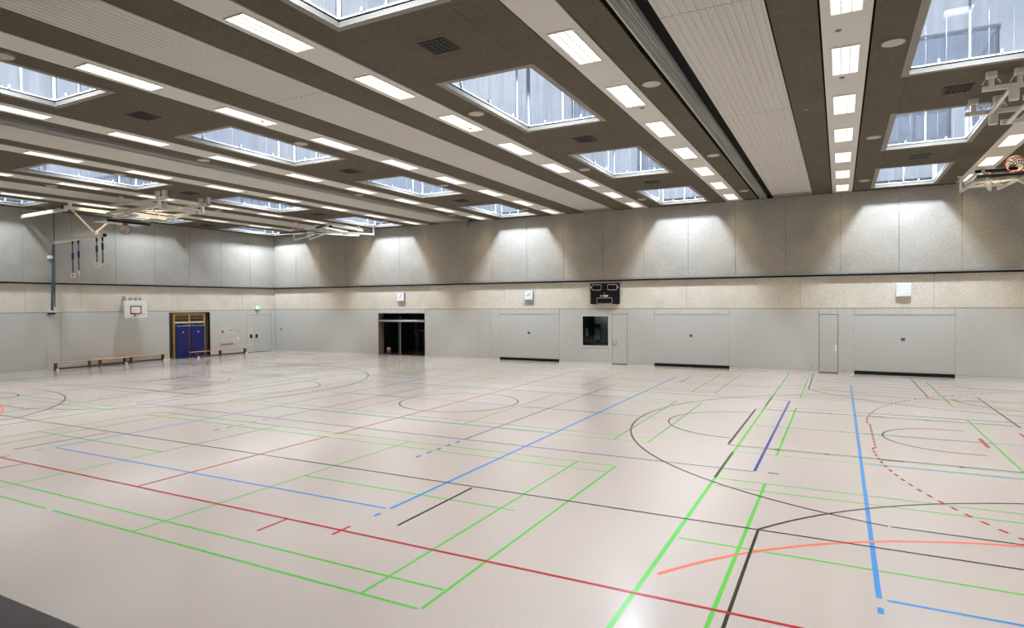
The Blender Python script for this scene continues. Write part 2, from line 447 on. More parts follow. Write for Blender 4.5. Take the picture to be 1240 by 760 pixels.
for i,(x0,x1) in enumerate(GATES):
    n+=1; cx=(x0+x1)/2
    d=empty('door_%d'%n,(cx,YB,0),'wide light grey storage gate with black rubber foot '+POS[i],'gate',kind='structure')
    def q(mb): return up(mb,(cx,YB,0))
    ob('gate_leaf',q(MB().bev(x0+.012,x1-.012,YB+.004,YB+.022,.14,2.46,.003)),GATE,d)
    ob('gate_frame',q(MB().box(x0,x0+.012,YB-.006,YB+.02,0,2.475).box(x1-.012,x1,YB-.006,YB+.02,0,2.475).box(x0,x1,YB-.006,YB+.02,2.462,2.475)),SKIRT,d)
    ob('rubber_foot',q(MB().bev(x0+.01,x1-.01,YB-.03,YB+.02,.004,.135,.01)),BLACK,d,'black rubber strip')
    h=ob('handle_plate',q(MB().bev(cx-.08,cx+.08,YB-.004,YB+.004,1.4,1.54,.002)),GMETAL,d,'recessed grey handle')
    ob('pull',q(MB().box(cx-.055,cx-.01,YB-.008,YB-.003,1.42,1.52).box(cx+.01,cx+.055,YB-.008,YB-.003,1.42,1.52)),BLACK,h)
for i,(x0,x1) in enumerate(DOORS):
    n+=1; cx=(x0+x1)/2
    d=empty('door_%d'%n,(cx,YB,0),['narrow flush grey door right beside the observation window','narrow flush grey door just left of the right hand gate'][i],'door',kind='structure')
    def q(mb): return up(mb,(cx,YB,0))
    ob('door_leaf',q(MB().bev(x0+.014,x1-.014,YB+.004,YB+.02,.03,2.46,.003)),GREY,d)
    if i==0:
        h=ob('handle_plate',q(MB().bev(x0+.04,x0+.24,YB-.004,YB+.004,.95,1.15,.002)),GMETAL,d,'square metal flush handle')
        ob('grip',q(MB().bev(x0+.08,x0+.2,YB-.008,YB-.003,.99,1.11,.002)),WMETAL,h)
    else:
        h=ob('handle_plate',q(MB().bev(x1-.13,x1-.045,YB-.006,YB+.004,.93,1.19,.003)),BOARD,d,'white upright handle plate')
    ob('threshold',q(MB().box(x0,x1,YB-.004,YB+.02,0,.028)),BLACK,d)
    if i==1:
        q2=tag(ob('wall_socket',MB().bev(-1.08,-1.04,YB-.012,YB,.16,.28,.004),GMETAL),'tiny grey socket low on the wall left of the right hand narrow door','socket')

# ------------------------------------------------------------------ storage room behind the opening
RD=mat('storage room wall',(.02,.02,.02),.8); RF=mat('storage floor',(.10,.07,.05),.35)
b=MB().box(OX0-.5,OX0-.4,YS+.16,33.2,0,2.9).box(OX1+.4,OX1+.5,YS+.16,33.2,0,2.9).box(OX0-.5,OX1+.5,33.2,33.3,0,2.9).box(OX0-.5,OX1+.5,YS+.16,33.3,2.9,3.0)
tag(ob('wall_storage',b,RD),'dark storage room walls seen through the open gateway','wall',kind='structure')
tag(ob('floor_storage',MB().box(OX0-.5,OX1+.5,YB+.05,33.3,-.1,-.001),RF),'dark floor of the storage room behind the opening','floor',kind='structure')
RV=mat('brown reveal',(.20,.145,.10),.6)
n+=1
d=empty('door_%d'%n,((OX0+OX1)/2,YB,0),'open storage gateway with raised gate, black inside','gateway',kind='structure')
qq=((OX0+OX1)/2,YB,0)
ob('reveal_left',up(MB().box(OX0,OX0+.03,YB+.0,YB+.5,0,OZ),qq),RV,d,'brown side reveal')
ob('reveal_right',up(MB().box(OX1-.03,OX1,YB+.0,YB+.5,0,OZ),qq),BLACK,d)
ob('raised_gate',up(MB().bev(OX0+.03,OX1-.03,YB+.10,YB+1.9,2.10,2.14,.01),qq),BLACK,d,'raised gate leaf overhead')
ob('gate_bar',up(MB().tube([(OX0+.03,YB+.12,2.03),(OX1-.03,YB+.12,2.03)],.065,12),qq),mat('dull rail',(.42,.40,.39),.35,metal=.3),d,'grey bottom rail of the raised gate',smooth=True)
t1=empty('parallel_bars',(-22.3,31.6,0),'dark parallel bars trolley on the right inside the storage room','gym bars')
lc=(-22.3,31.6,0)
DM=mat('dim steel',(.10,.11,.11),.4)
for s_ in (-.3,.3):
    ob('bar',up(MB().tube([(-23.2,31.6+s_,1.35),(-22.75,31.6+s_,1.42),(-22.3,31.6+s_,1.36),(-21.7,31.6+s_,1.42)],.025),lc),DM,t1)
    for xx in (-22.9,-21.9): ob('leg',up(MB().tube([(xx,31.6+s_,0),(xx,31.6+s_,1.36)],.03),lc),DM,t1)
ob('base_frame',up(MB().box(-23.1,-21.6,31.25,31.33,0,.08).box(-23.1,-21.6,31.87,31.95,0,.08),lc),DM,t1)
t1=empty('storage_post',(-23.45,30.3,0),'pale upright post standing inside the storage opening','post')
ob('post',up(MB().bev(-23.49,-23.43,30.27,30.33,.02,2.3,.01),(-23.45,30.3,0)),mat('pale teal post',(.34,.42,.38),.5),t1)
ob('side_panel',up(MB().bev(-23.62,-23.495,30.28,30.32,.02,2.3,.01),(-23.45,30.3,0)),mat('teal panel',(.03,.06,.065),.5),t1)
ob('foot',up(MB().bev(-23.65,-23.3,30.2,30.4,0,.02,.005),(-23.45,30.3,0)),DM,t1)
t1=empty('storage_post',(-22.75,30.9,0),'thin dark upright post near the middle of the storage opening','post')
ob('post',up(MB().bev(-22.77,-22.73,30.88,30.92,.02,2.3,.008),(-22.75,30.9,0)),mat('dull post',(.10,.12,.11),.5),t1)
ob('foot',up(MB().bev(-22.9,-22.6,30.8,31.0,0,.02,.005),(-22.75,30.9,0)),DM,t1)
t1=empty('leather_ball',(-24.25,30.1,.0),'brown leather ball on a low stand inside the storage opening','ball')
ob('ball',up(MB().sphere((-24.2,30.1,.30),.13),(-24.25,30.1,0)),mat('tan leather',(.42,.22,.10),.5),t1,smooth=True)
ob('stand',up(MB().tube([(-24.2+.13*math.cos(a/8*math.pi),30.1+.13*math.sin(a/8*math.pi),.165) for a in range(16)],.015,6,True).box(-24.3,-24.1,30.0,30.2,0,.15),(-24.25,30.1,0)),DM,t1)

# ------------------------------------------------------------------ observation window + room
w=empty('window_1',((WX0+WX1)/2,YB,WZ0),'observation window in the back wall looking into a dark control room','window',kind='structure')
wc=((WX0+WX1)/2,YB,WZ0)
ob('window_frame',up(MB().box(-11.56,WX0,YB-.01,YS+.05,.81,2.43).box(WX1,-10.10,YB-.01,YS+.05,.81,2.43).box(WX0,WX1,YB-.01,YS+.05,.81,WZ0).box(WX0,WX1,YB-.01,YS+.05,WZ1,2.43),wc),SKIRT,w)
ob('pane',up(MB().box(WX0,WX1,YB+.05,YB+.058,WZ0,WZ1),wc),GLW,w)
b=MB().box(-12.4,-12.3,YS+.16,32.6,0,2.9).box(-9.5,-9.4,YS+.16,32.6,0,2.9).box(-12.4,-9.4,32.6,32.7,0,2.9).box(-12.4,-9.4,YS+.16,32.7,2.9,3).box(-12.4,-9.4,YB+.1,32.7,-.1,-.001)
tag(ob('wall_control',b,mat('control room wall',(.05,.05,.048),.7)),'dark walls of the control room behind the observation window','wall',kind='structure')
PT=mat('dim pale panel',(.55,.62,.60),.5)
lk=empty('locker',(-11.15,31.6,0),'tall grey locker left in the dark control room','locker')
for k,(a,c) in enumerate(((-11.55,-11.18),(-11.16,-10.8))):
    ob('locker_door',up(MB().bev(a,c,31.55,31.6,.05,2.5,.01),(-11.15,31.6,0)),mat('locker grey',(.30,.35,.37),.5),lk)
ob('locker_body',up(MB().box(-11.56,-10.79,31.6,32.1,0,2.52),(-11.15,31.6,0)),mat('locker dark',(.05,.06,.06),.6),lk)
dk=empty('control_desk',(-10.9,30.35,0),'dark desk standing under the observation window inside the control room','desk')
ob('desk_top',up(MB().bev(-11.7,-10.0,30.0,30.7,.96,1.0,.005),(-10.9,30.35,0)),mat('desk dark',(.06,.05,.045),.5),dk)
for a,c in ((-11.65,30.05),(-10.05,30.05),(-11.65,30.65),(-10.05,30.65)): ob('leg',up(MB().box(a-.02,a+.02,c-.02,c+.02,0,.96),(-10.9,30.35,0)),DM,dk)
cl=empty('fill_lamp',(-10.9,31.2,2.88),'added unseen fill lamp inside the control room behind the observation window','lamp')
ob('housing',up(MB().bev(-11.1,-10.7,31.1,31.3,2.86,2.9,.005),(-10.9,31.2,2.88)),WMETAL,cl)  # housing of the added fill lamp
rl=bpy.data.lights.new('control room fill','AREA'); rl.size=.3; rl.energy=9; rl.color=(.85,1,.95)  # added fill light, brightens the things in the control room
ro=bpy.data.objects.new('lamp',rl); COL.objects.link(ro); ro.parent=cl; ro.location=(0,0,-.03)
mn=empty('monitor',(-10.98,30.4,1.0),'flat grey screen standing on the control room desk','screen')
ob('screen',up(MB().bev(-11.13,-10.84,30.38,30.40,1.14,1.70,.004),(-10.98,30.4,1.0)),mat('screen pale',(.34,.42,.40),.3),mn)
ob('screen_frame',up(MB().bev(-11.30,-10.80,30.405,30.44,1.10,1.95,.008),(-10.98,30.4,1.0)),BLACK,mn)
ob('stand',up(MB().box(-11.03,-10.93,30.38,30.48,.0,.10).box(-11.1,-10.86,30.33,30.5,0,.015),(0,0,0)),BLACK,mn).location=(10.98,-30.4,0)
nb=tag(ob('notice_card',MB().bev(-11.46,-11.32,29.95,29.965,1.34,1.75,.003),mat('cream card',(.62,.66,.50),.6)),'pale yellow card behind the left edge of the observation window','notice')

# ------------------------------------------------------------------ left wall
RY0,RY1,RZ=22.20,24.75,2.62
XS=XL-.022
b=MB().box(XS-.16,XS,YF,RY0,0,7.9).box(XS-.16,XS,RY0,RY1,RZ,7.9).box(XS-.16,XS,RY1,YB+.2,0,7.9)
wl=wall('wall_left',b,DARK,'left end wall with grey panels below and grey acoustic panels above')
def lpanel(y0,y1,z0,z1,m,name='wall_panel',x=XL,th=.02,b_=.004):
    return ob(name,MB().bev(x-th,x,y0+.004,y1-.004,z0+.004,z1-.004,b_),m,wl)
for y0,y1 in [(TY,6.0),(6.0,11.0),(11.0,16.03),(16.03,16.66),(16.66,RY0),(RY1,27.36),(29.29,YB)]: lpanel(y0,y1,.1,ZP,GREY)
lpanel(RY0,RY1,RZ,ZP,GREY); lpanel(27.36,29.29,2.4,ZP,GREY)
ey=[TY]+[5.5+4.85*k for k in range(3)]+[17.6,22.4,27.07,YB]
for y0,y1 in zip(ey,ey[1:]): lpanel(y0,y1,ZP+.01,4.09,CONC)
ey=[YF]+[0.5+2.082*k for k in range(14)]+[YB-.13]
for y0,y1 in zip(ey,ey[1:]): lpanel(y0,y1,4.16,7.545,ACOU,'acoustic_panel',XL+.13,.14,.006)
ob('ledge_rail',MB().box(XL+.11,XL+.145,YF,YB-.14,4.15,4.22),GMETAL,wl,'grey metal edge rail')
ob('shade_strip',MB().box(XL,XL+.128,YF,YB-.13,4.095,4.148),DARK,wl,'dark strip painting the shade under the acoustic panels')  # same strip, shade under the panels drawn as a dark solid
RC=mat('recess lining',(.27,.25,.215),.7)
b=MB().box(XS-.62,XS-.60,RY0-.02,RY1+.02,0,RZ+.02).box(XS-.62,XL,RY0-.02,RY0,0,RZ).box(XS-.62,XL,RY1,RY1+.02,0,RZ).box(XS-.62,XL,RY0-.02,RY1+.02,RZ,RZ+.02)
ob('recess_lining',b,RC,wl,'lining of the wall bar niche')
bb=MB()
for y0,y1 in [(TY,RY0),(RY1,27.36),(29.29,YB)]: bb.box(XL-.02,XL+.015,y0,y1,0,.095)
tag(ob('baseboard_left',bb,SKIRT),'pale skirting board along the foot of the left wall','skirting',kind='structure')
n+=1
d=empty('door_%d'%n,(XL,28.3,0),'grey flush double door in the left wall under the green exit sign','door',kind='structure')
qq=(XL,28.3,0)
for y0,y1 in ((27.37,27.94),(27.95,29.28)): ob('door_leaf',up(MB().bev(XL-.02,XL-.004,y0,y1,.02,2.39,.003),qq),GREY,d)
for y0 in (27.6,28.03): ob('handle_plate',up(MB().bev(XL-.004,XL+.012,y0,y0+.17,.92,1.16,.004),qq),BLACK,d,'black recessed handle')
ob('threshold',up(MB().box(XL-.02,XL+.004,27.36,29.29,0,.018),qq),BLACK,d)
# exit sign
e=empty('exit_sign',(XL,28.19,2.865),'small glowing green exit sign on the left wall above the double door','exit sign')
ob('sign_body',up(MB().bev(XL,XL+.06,28.02,28.36,2.76,2.97,.008),(XL,28.19,2.865)),WMETAL,e)
ob('sign_face',up(MB().box(XL+.06,XL+.064,28.03,28.35,2.77,2.96),(XL,28.19,2.865)),SIGNG,e)
ob('pictogram',up(MB().box(XL+.064,XL+.067,28.05,28.17,2.79,2.94).box(XL+.064,XL+.067,28.21,28.31,2.85,2.88),(XL,28.19,2.865)),SIGNW,e)
# hose cabinet flush in the wall
e=empty('hose_cabinet',(XL,25.9,1.15),'flush grey fire hose cabinet with two small red signs on the left wall','cabinet')
qq=(XL,25.9,1.15)
dd=ob('cabinet_door',up(MB().bev(XL,XL+.012,25.42,26.40,.67,1.62,.004),qq),GREY,e)
ob('lower_edge',up(MB().box(XL,XL+.016,25.42,26.40,.655,.668),qq),BLACK,e)
ob('red_sign',up(MB().bev(XL+.012,XL+.02,25.53,25.66,1.33,1.50,.002),qq),REDP,e,'small red sign')
r=ob('red_sign',up(MB().bev(XL+.012,XL+.02,26.12,26.32,1.28,1.52,.002),qq),BOARD,e,'white sticker with red bands')
ob('red_band',up(MB().box(XL+.02,XL+.023,26.13,26.31,1.44,1.51).box(XL+.02,XL+.023,26.15,26.29,1.31,1.35),qq),REDP,r)
tag(ob('light_switch',MB().bev(XL,XL+.015,26.66,26.74,1.38,1.46,.003),GMETAL),'small grey switch right of the hose cabinet, upper of two','switch')
tag(ob('light_switch',MB().bev(XL,XL+.015,26.62,26.76,.86,1.02,.003),BOARD),'small white switch right of the hose cabinet, lower of two','switch')
c=empty('call_point',(-32.78,YB,1.45),'tiny red fire call point on the back wall beside the left corner','call point')
ob('housing',up(MB().bev(-32.84,-32.73,YB-.035,YB,1.38,1.52,.006),(-32.78,YB,1.45)),REDP,c)
ob('button',up(MB().box(-32.81,-32.76,YB-.038,YB-.034,1.43,1.47),(-32.78,YB,1.45)),BOARD,c)

# wall bars with the blue mats in the niche
e=empty('wall_bars',(XL-.1,23.47,0),'honey wood wall bars standing in the niche of the left wall','wall bars')
qq=(XL-.1,23.47,0); XB=XL-.10
for y0 in (22.47,23.41,24.39): ob('upright',up(MB().bev(XB-.05,XB+.06,y0,y0+.075,0,2.6,.008),qq),BAR,e)
z=.25
while z<2.55:
    if z<1.9 or z>2.2: ob('rung',up(MB().tube([(XB-.02,22.5,z),(XB-.02,24.43,z)],.02,8),qq),BAR,e)
    z+=.145
ob('top_board',up(MB().bev(XB+.0,XB+.05,22.55,24.38,2.01,2.10,.006),qq),mat('pale wood',(.60,.50,.36),.5),e,'pale flat cross board')
ob('top_board',up(MB().bev(XB+.0,XB+.05,22.50,24.43,2.48,2.58,.006),qq),BAR,e)
def logo(yc,zc,x):
    mb=MB(); 
    for k in range(3):
        a=math.pi/2+k*2*math.pi/3
        mb.bar((x,yc,zc),(x,yc+.06*math.cos(a),zc+.06*math.sin(a)),.004,.028)
    return mb
for i,(y0,y1) in enumerate(((22.56,23.40),(23.49,24.38))):
    mt=empty('gym_mat',(XL-.03,(y0+y1)/2,0),'tall dark blue padded mat on the wall bars, '+['left one of the pair','right one behind the bench end'][i],'mat',group='blue mats on the wall bars')
    q3=(XL-.03,(y0+y1)/2,0)
    ob('pad',up(MB().bev(XL-.035,XL+.035,y0,y1,.02,1.87,.02),q3),BLUE,mt)
    ob('emblem',up(logo((y0+y1)/2+.02,1.50,XL+.037),q3),BOARD,mt,'small white three armed emblem')
    ob('strap',up(MB().box(XL-.04,XL-.03,y0+.35,y0+.42,1.85,2.0),q3),BLACK,mt)
# benches
def bench(x,y0,y1,label):
    e=empty('gym_bench',(x,(y0+y1)/2,0),label,'bench',group='long wooden gym benches along the left wall')
    q3=(x,(y0+y1)/2,0); L_=y1-y0
    ob('seat_board',up(MB().bev(x-.12,x+.12,y0,y1,.345,.375,.006),q3),WOOD,e)
    ob('balance_beam',up(MB().bev(x-.045,x+.045,y0+.45,y1-.2,.035,.12,.006),q3),DWOOD,e)
    for k,f in enumerate((.115,.50,.935)):
        yy=y0+f*L_
        lg=ob('leg',up(MB().bev(x-.10,x+.10,yy-.035,yy+.035,.02,.345,.006).bev(x-.13,x+.13,yy-.05,yy+.05,.02,.07,.008),q3),DWOOD,e)
        ob('foot',up(MB().bev(x+.03,x+.15,yy-.03,yy+.07,0,.10,.01) if k!=1 else MB().bev(x+.05,x+.12,yy-.04,yy+.04,0,.03,.005),q3),BOARD if k!=1 else DWOOD,lg,'white rubber foot' if k!=1 else None)
bench(-32.72,15.66,19.58,'long wooden gym bench standing foremost at the left end of the bench row')
bench(-33.08,17.85,21.88,'long wooden gym bench half hidden behind the leftmost bench, reaching to the wall bars')
bench(-32.75,22.98,26.98,'long wooden gym bench in front of the blue mat and hose cabinet')

# wall mounted basketball hoop
def ring_mesh(c,u,v,R=.235,r=.012):
    return MB().tube([tuple(Vector(c)+Vector(u)*R*math.cos(a/24*2*math.pi)+Vector(v)*R*math.sin(a/24*2*math.pi)) for a in range(24)],r,6,True)
def net_mesh(c,u,v,w_,L_=.42,R=.22,r=.005):
    """diamond mesh of cords hanging from rim along w_"""
    c=Vector(c);u=Vector(u);v=Vector(v);w_=Vector(w_); mb=MB(); n_=10
    def P(k,t): 
        a=2*math.pi*k/n_; rr=R*(1-.45*t); return tuple(c+u*rr*math.cos(a)+v*rr*math.sin(a)+w_*L_*t)
    for k in range(n_):
        for s_ in (-1,1):
            mb.tube([P(k+s_*.5*j,j/5) for j in range(6)],r,4)
    return mb
e=empty('basketball_hoop',(XL,20.2,2.8),'white practice basketball backboard with orange rim fixed to the left wall','basketball hoop')
q3=(XL,20.2,2.8); X=-32.92; y0,y1,z0,z1=19.46,20.68,2.40,3.31
ob('backboard',up(MB().bev(X-.03,X,y0,y1,z0,z1,.008),q3),BOARD,e)
yc=(y0+y1)/2
mk=MB()
for a,c_,d_,e_ in ((yc-.30,yc+.30,2.98,3.03),(yc-.30,yc+.30,2.60,2.65),(yc-.30,yc-.25,2.6,3.03),(yc+.25,yc+.30,2.6,3.03)): mk.box(X,X+.004,a,c_,d_,e_)
ob('target_square',up(mk,q3),BLACK,e,'black target rectangle')
bk=MB()
for yy in (19.62,19.95,20.2,20.4): bk.bar((XL,yy,3.42),(X-.02,yy,3.42),.05,.24)
bk.box(X-.06,X-.02,19.55,20.45,3.46,3.52)
ob('mounting_bracket',up(bk,q3),WMETAL,e)
st=MB()
for yy in (19.7,20.45): st.tube([(XL,yy,2.6),(X-.03,yy,2.6)],.02); st.tube([(XL,yy,3.1),(X-.03,yy,3.1)],.02)
ob('stay',up(st,q3),WMETAL,e)
ob('rim_plate',up(MB().bev(X+.004,X+.12,yc-.09,yc+.09,2.48,2.62,.01),q3),REDP,e,'red rim plate')
ob('rim',up(ring_mesh((X+.39,yc,2.60),(1,0,0),(0,1,0),.23,.016),q3),ORANGE,e,'orange rim')
ob('net',up(net_mesh((X+.39,yc,2.60),(1,0,0),(0,1,0),(0,0,-1),.40,.22,.007),q3),NET,e,'white net')

# ------------------------------------------------------------------ clocks and scoreboard on the back wall
def clock(x0,x1,label,hands):
    cx=(x0+x1)/2; cz=3.46; h=.265
    e=empty('wall_clock',(cx,YB,cz),label,'clock',group='square wall clocks on the back wall')
    q3=(cx,YB,cz)
    ob('case',up(MB().bev(x0,x1,YB-.10,YB,cz-h,cz+h,.01),q3),GMETAL if hands else BOARD,e)  # handless clock gets a white case: glare put into its colour
    ob('clock_face',up(MB().box(x0+.025,x1-.025,YB-.103,YB-.10,cz-h+.025,cz+h-.025),q3),CLOCKF,e)
    if hands:
        a,b_=hands
        for ang,L_,w_,nm in ((a,.11,.022,'hour_hand'),(b_,.18,.016,'minute_hand')):
            ob(nm,up(MB().bar((cx-.03*math.sin(ang),YB-.108,cz-.03*math.cos(ang)),(cx+L_*math.sin(ang),YB-.108,cz+L_*math.cos(ang)),.004,w_),q3),BLACK,e)
    tk=MB()
    for k in range(12):
        an=k*math.pi/6; r0=.19 if k%3 else .175
        tk.bar((cx+r0*math.sin(an),YB-.105,cz+r0*math.cos(an)),(cx+.215*math.sin(an),YB-.105,cz+.215*math.cos(an)),.003,.014)
    ob('hour_marks',up(tk,q3),mat('pale grey mark',(.45,.5,.5),.5),e)
clock(-23.13,-22.58,'square white wall clock above the dark storage opening',(math.radians(225),math.radians(35)))
clock(-14.76,-14.22,'square white wall clock left of the black scoreboard',(math.radians(250),math.radians(35)))
clock(2.01,2.53,'square white wall clock, washed out by painted glare, above the right hand gate',None)
e=empty('scoreboard',(-10.28,YB,3.46),'black electronic scoreboard with three outlined display fields','scoreboard')
q3=(-10.28,YB,3.46); x0,x1,z0,z1=-11.04,-9.53,2.93,3.99
ob('case',up(MB().bev(x0,x1,YB-.11,YB-.02,z0+.03,z1,.02),q3),BLACK,e)
ob('mounting',up(MB().box(x0+.1,x0+.2,YB-.03,YB,z0,z1).box(x1-.2,x1-.1,YB-.03,YB,z0,z1),q3),GMETAL,e)
def outline(a,c,d_,f,w_=.022,ch=.05):
    pts=[(a+ch,d_),(c-ch,d_),(c,d_+ch),(c,f-ch),(c-ch,f),(a+ch,f),(a,f-ch),(a,d_+ch)]
    mb=MB()
    for i in range(8):
        p,r_=pts[i],pts[(i+1)%8]; mb.bar((p[0],YB-.115,p[1]),(r_[0],YB-.115,r_[1]),.01,w_)
    return mb
for a,c_,d_,f in ((-10.95,-10.46,3.66,3.92),(-10.14,-9.65,3.66,3.92),(-10.70,-9.90,2.99,3.27)):
    ob('display_field',up(outline(a,c_,d_,f),q3),WMETAL,e,'white outlined display field')
ob('maker_plate',up(MB().box(-10.38,-10.11,YB-.116,YB-.11,3.33,3.41).box(-10.5,-10.45,YB-.116,YB-.11,3.33,3.41),q3),BOARD,e,'small white plate')
ob('side_lamp',up(MB().box(-11.0,-10.96,YB-.116,YB-.11,3.75,3.83).box(-9.64,-9.60,YB-.116,YB-.11,3.75,3.83).box(-10.32,-10.28,YB-.116,YB-.11,3.47,3.50),q3),BOARD,e)

# ------------------------------------------------------------------ ceiling
SK=[2.21,-6.27,-14.75,-23.23,-31.70]     # rooflight bay axes
SKX=[10.69]+SK
ROWS=[5.85,12.88,19.93,26.98]
LS=[8.57,4.33,.085,-4.155,-8.42,-12.63,-16.87,-21.10,-25.35,-29.55]   # light strips
HX,HY=.99,1.985
b=MB()
xs=sorted([XL-.3]+[s+d for s in SKX for d in (-HX,HX)]+[XR+.2])
Z0,Z1=7.63,7.654
prev=XL-.3
for s in sorted(SKX):
    lo=max(s-HX,XL-.25)
    b.box(prev,lo,YF-.2,YB+.2,Z0,Z1)
    yy=YF-.2
    for r_ in ROWS:
        b.box(lo,s+HX,yy,r_-HY,Z0,Z1); yy=r_+HY
    b.box(lo,s+HX,yy,YB+.2,Z0,Z1)
    prev=s+HX
b.box(prev,XR+.2,YF-.2,YB+.2,Z0,Z1)
ce=tag(ob('ceiling',b,DARK),'high ceiling of dark wood wool strips, cream light strips and ribbed pale bands','ceiling',kind='structure')
def cp(x0,x1,y0,y1,m=WOOL,name='ceiling_board',th=.03):
    ob(name,MB().box(x0+.003,x1-.003,y0+.004,y1-.004,ZC,ZC+th),m,ce)
ysp=[YF,-1.05,2.0,5.05,8.1,11.15,14.2,17.25,20.3,23.35,26.4,YB-.14]
def strip(x0,x1):
    for y0,y1 in zip(ysp,ysp[1:]): cp(x0,x1,y0,y1)
BW=1.725
for s in SKX:
    xl=max(s-BW,XL+.15); xr=min(s+BW,XR)
    if s-HX>XL+.2: strip(xl,s-HX)
    strip(s+HX,xr)
    lo=max(s-HX,XL+.15)
    yy=YF
    for r_ in ROWS:
        cp(lo,s+HX,yy,r_-HY); yy=r_+HY
    cp(lo,s+HX,yy,YB-.14)
# dark strips beside the ribbed bands
BANDS=[(-2.56,-1.02),(-11.27,-9.73),(-20.02,-18.50),(-28.23,-26.70),(5.70,7.24)]
SLOTS=[(-3.20,-2.56),(-18.40,-17.74)]
strip(-3.76,-3.20); strip(-1.0,-.31)
strip(-12.235,-11.29); strip(-9.71,-8.815)
strip(-20.705,-20.04); strip(-17.74,-17.265)
strip(-29.155,-28.25); strip(-26.68,-25.745)
strip(4.71,5.68); strip(7.26,8.19)
for x in LS:
    ob('light_strip',MB().bev(x-.365,x+.365,YF,YB-.14,ZC-.004,ZC+.03,.002),WHITE_PANEL,ce,'cream metal light strip')
# ribbed sheets
def rib(x0,x1,y0,y1):
    n_=12; p=(x1-x0)/n_; prof=[]
    for k in range(n_):
        a=x0+k*p; prof+= [(a,0),(a+p*.50,0),(a+p*.62,.016),(a+p*.90,.016)]
    prof.append((x1,0)); mb=MB()
    for (x,z) in prof: mb.v+=[(x,y0,ZC+z),(x,y1,ZC+z)]
    for i in range(len(prof)-1): mb.f.append((2*i,2*i+1,2*i+3,2*i+2))
    return mb
for x0,x1 in BANDS:
    yb=[YF,4.0,10.05,16.13,22.30,28.72]
    for y0,y1 in zip(yb,yb[1:]): ob('ribbed_sheet',rib(x0,x1,y0+.006,y1-.006),CORR,ce,'pale ribbed metal sheet')
    cp(x0,x1,28.74,YB-.14,FLANGE,'end_board')
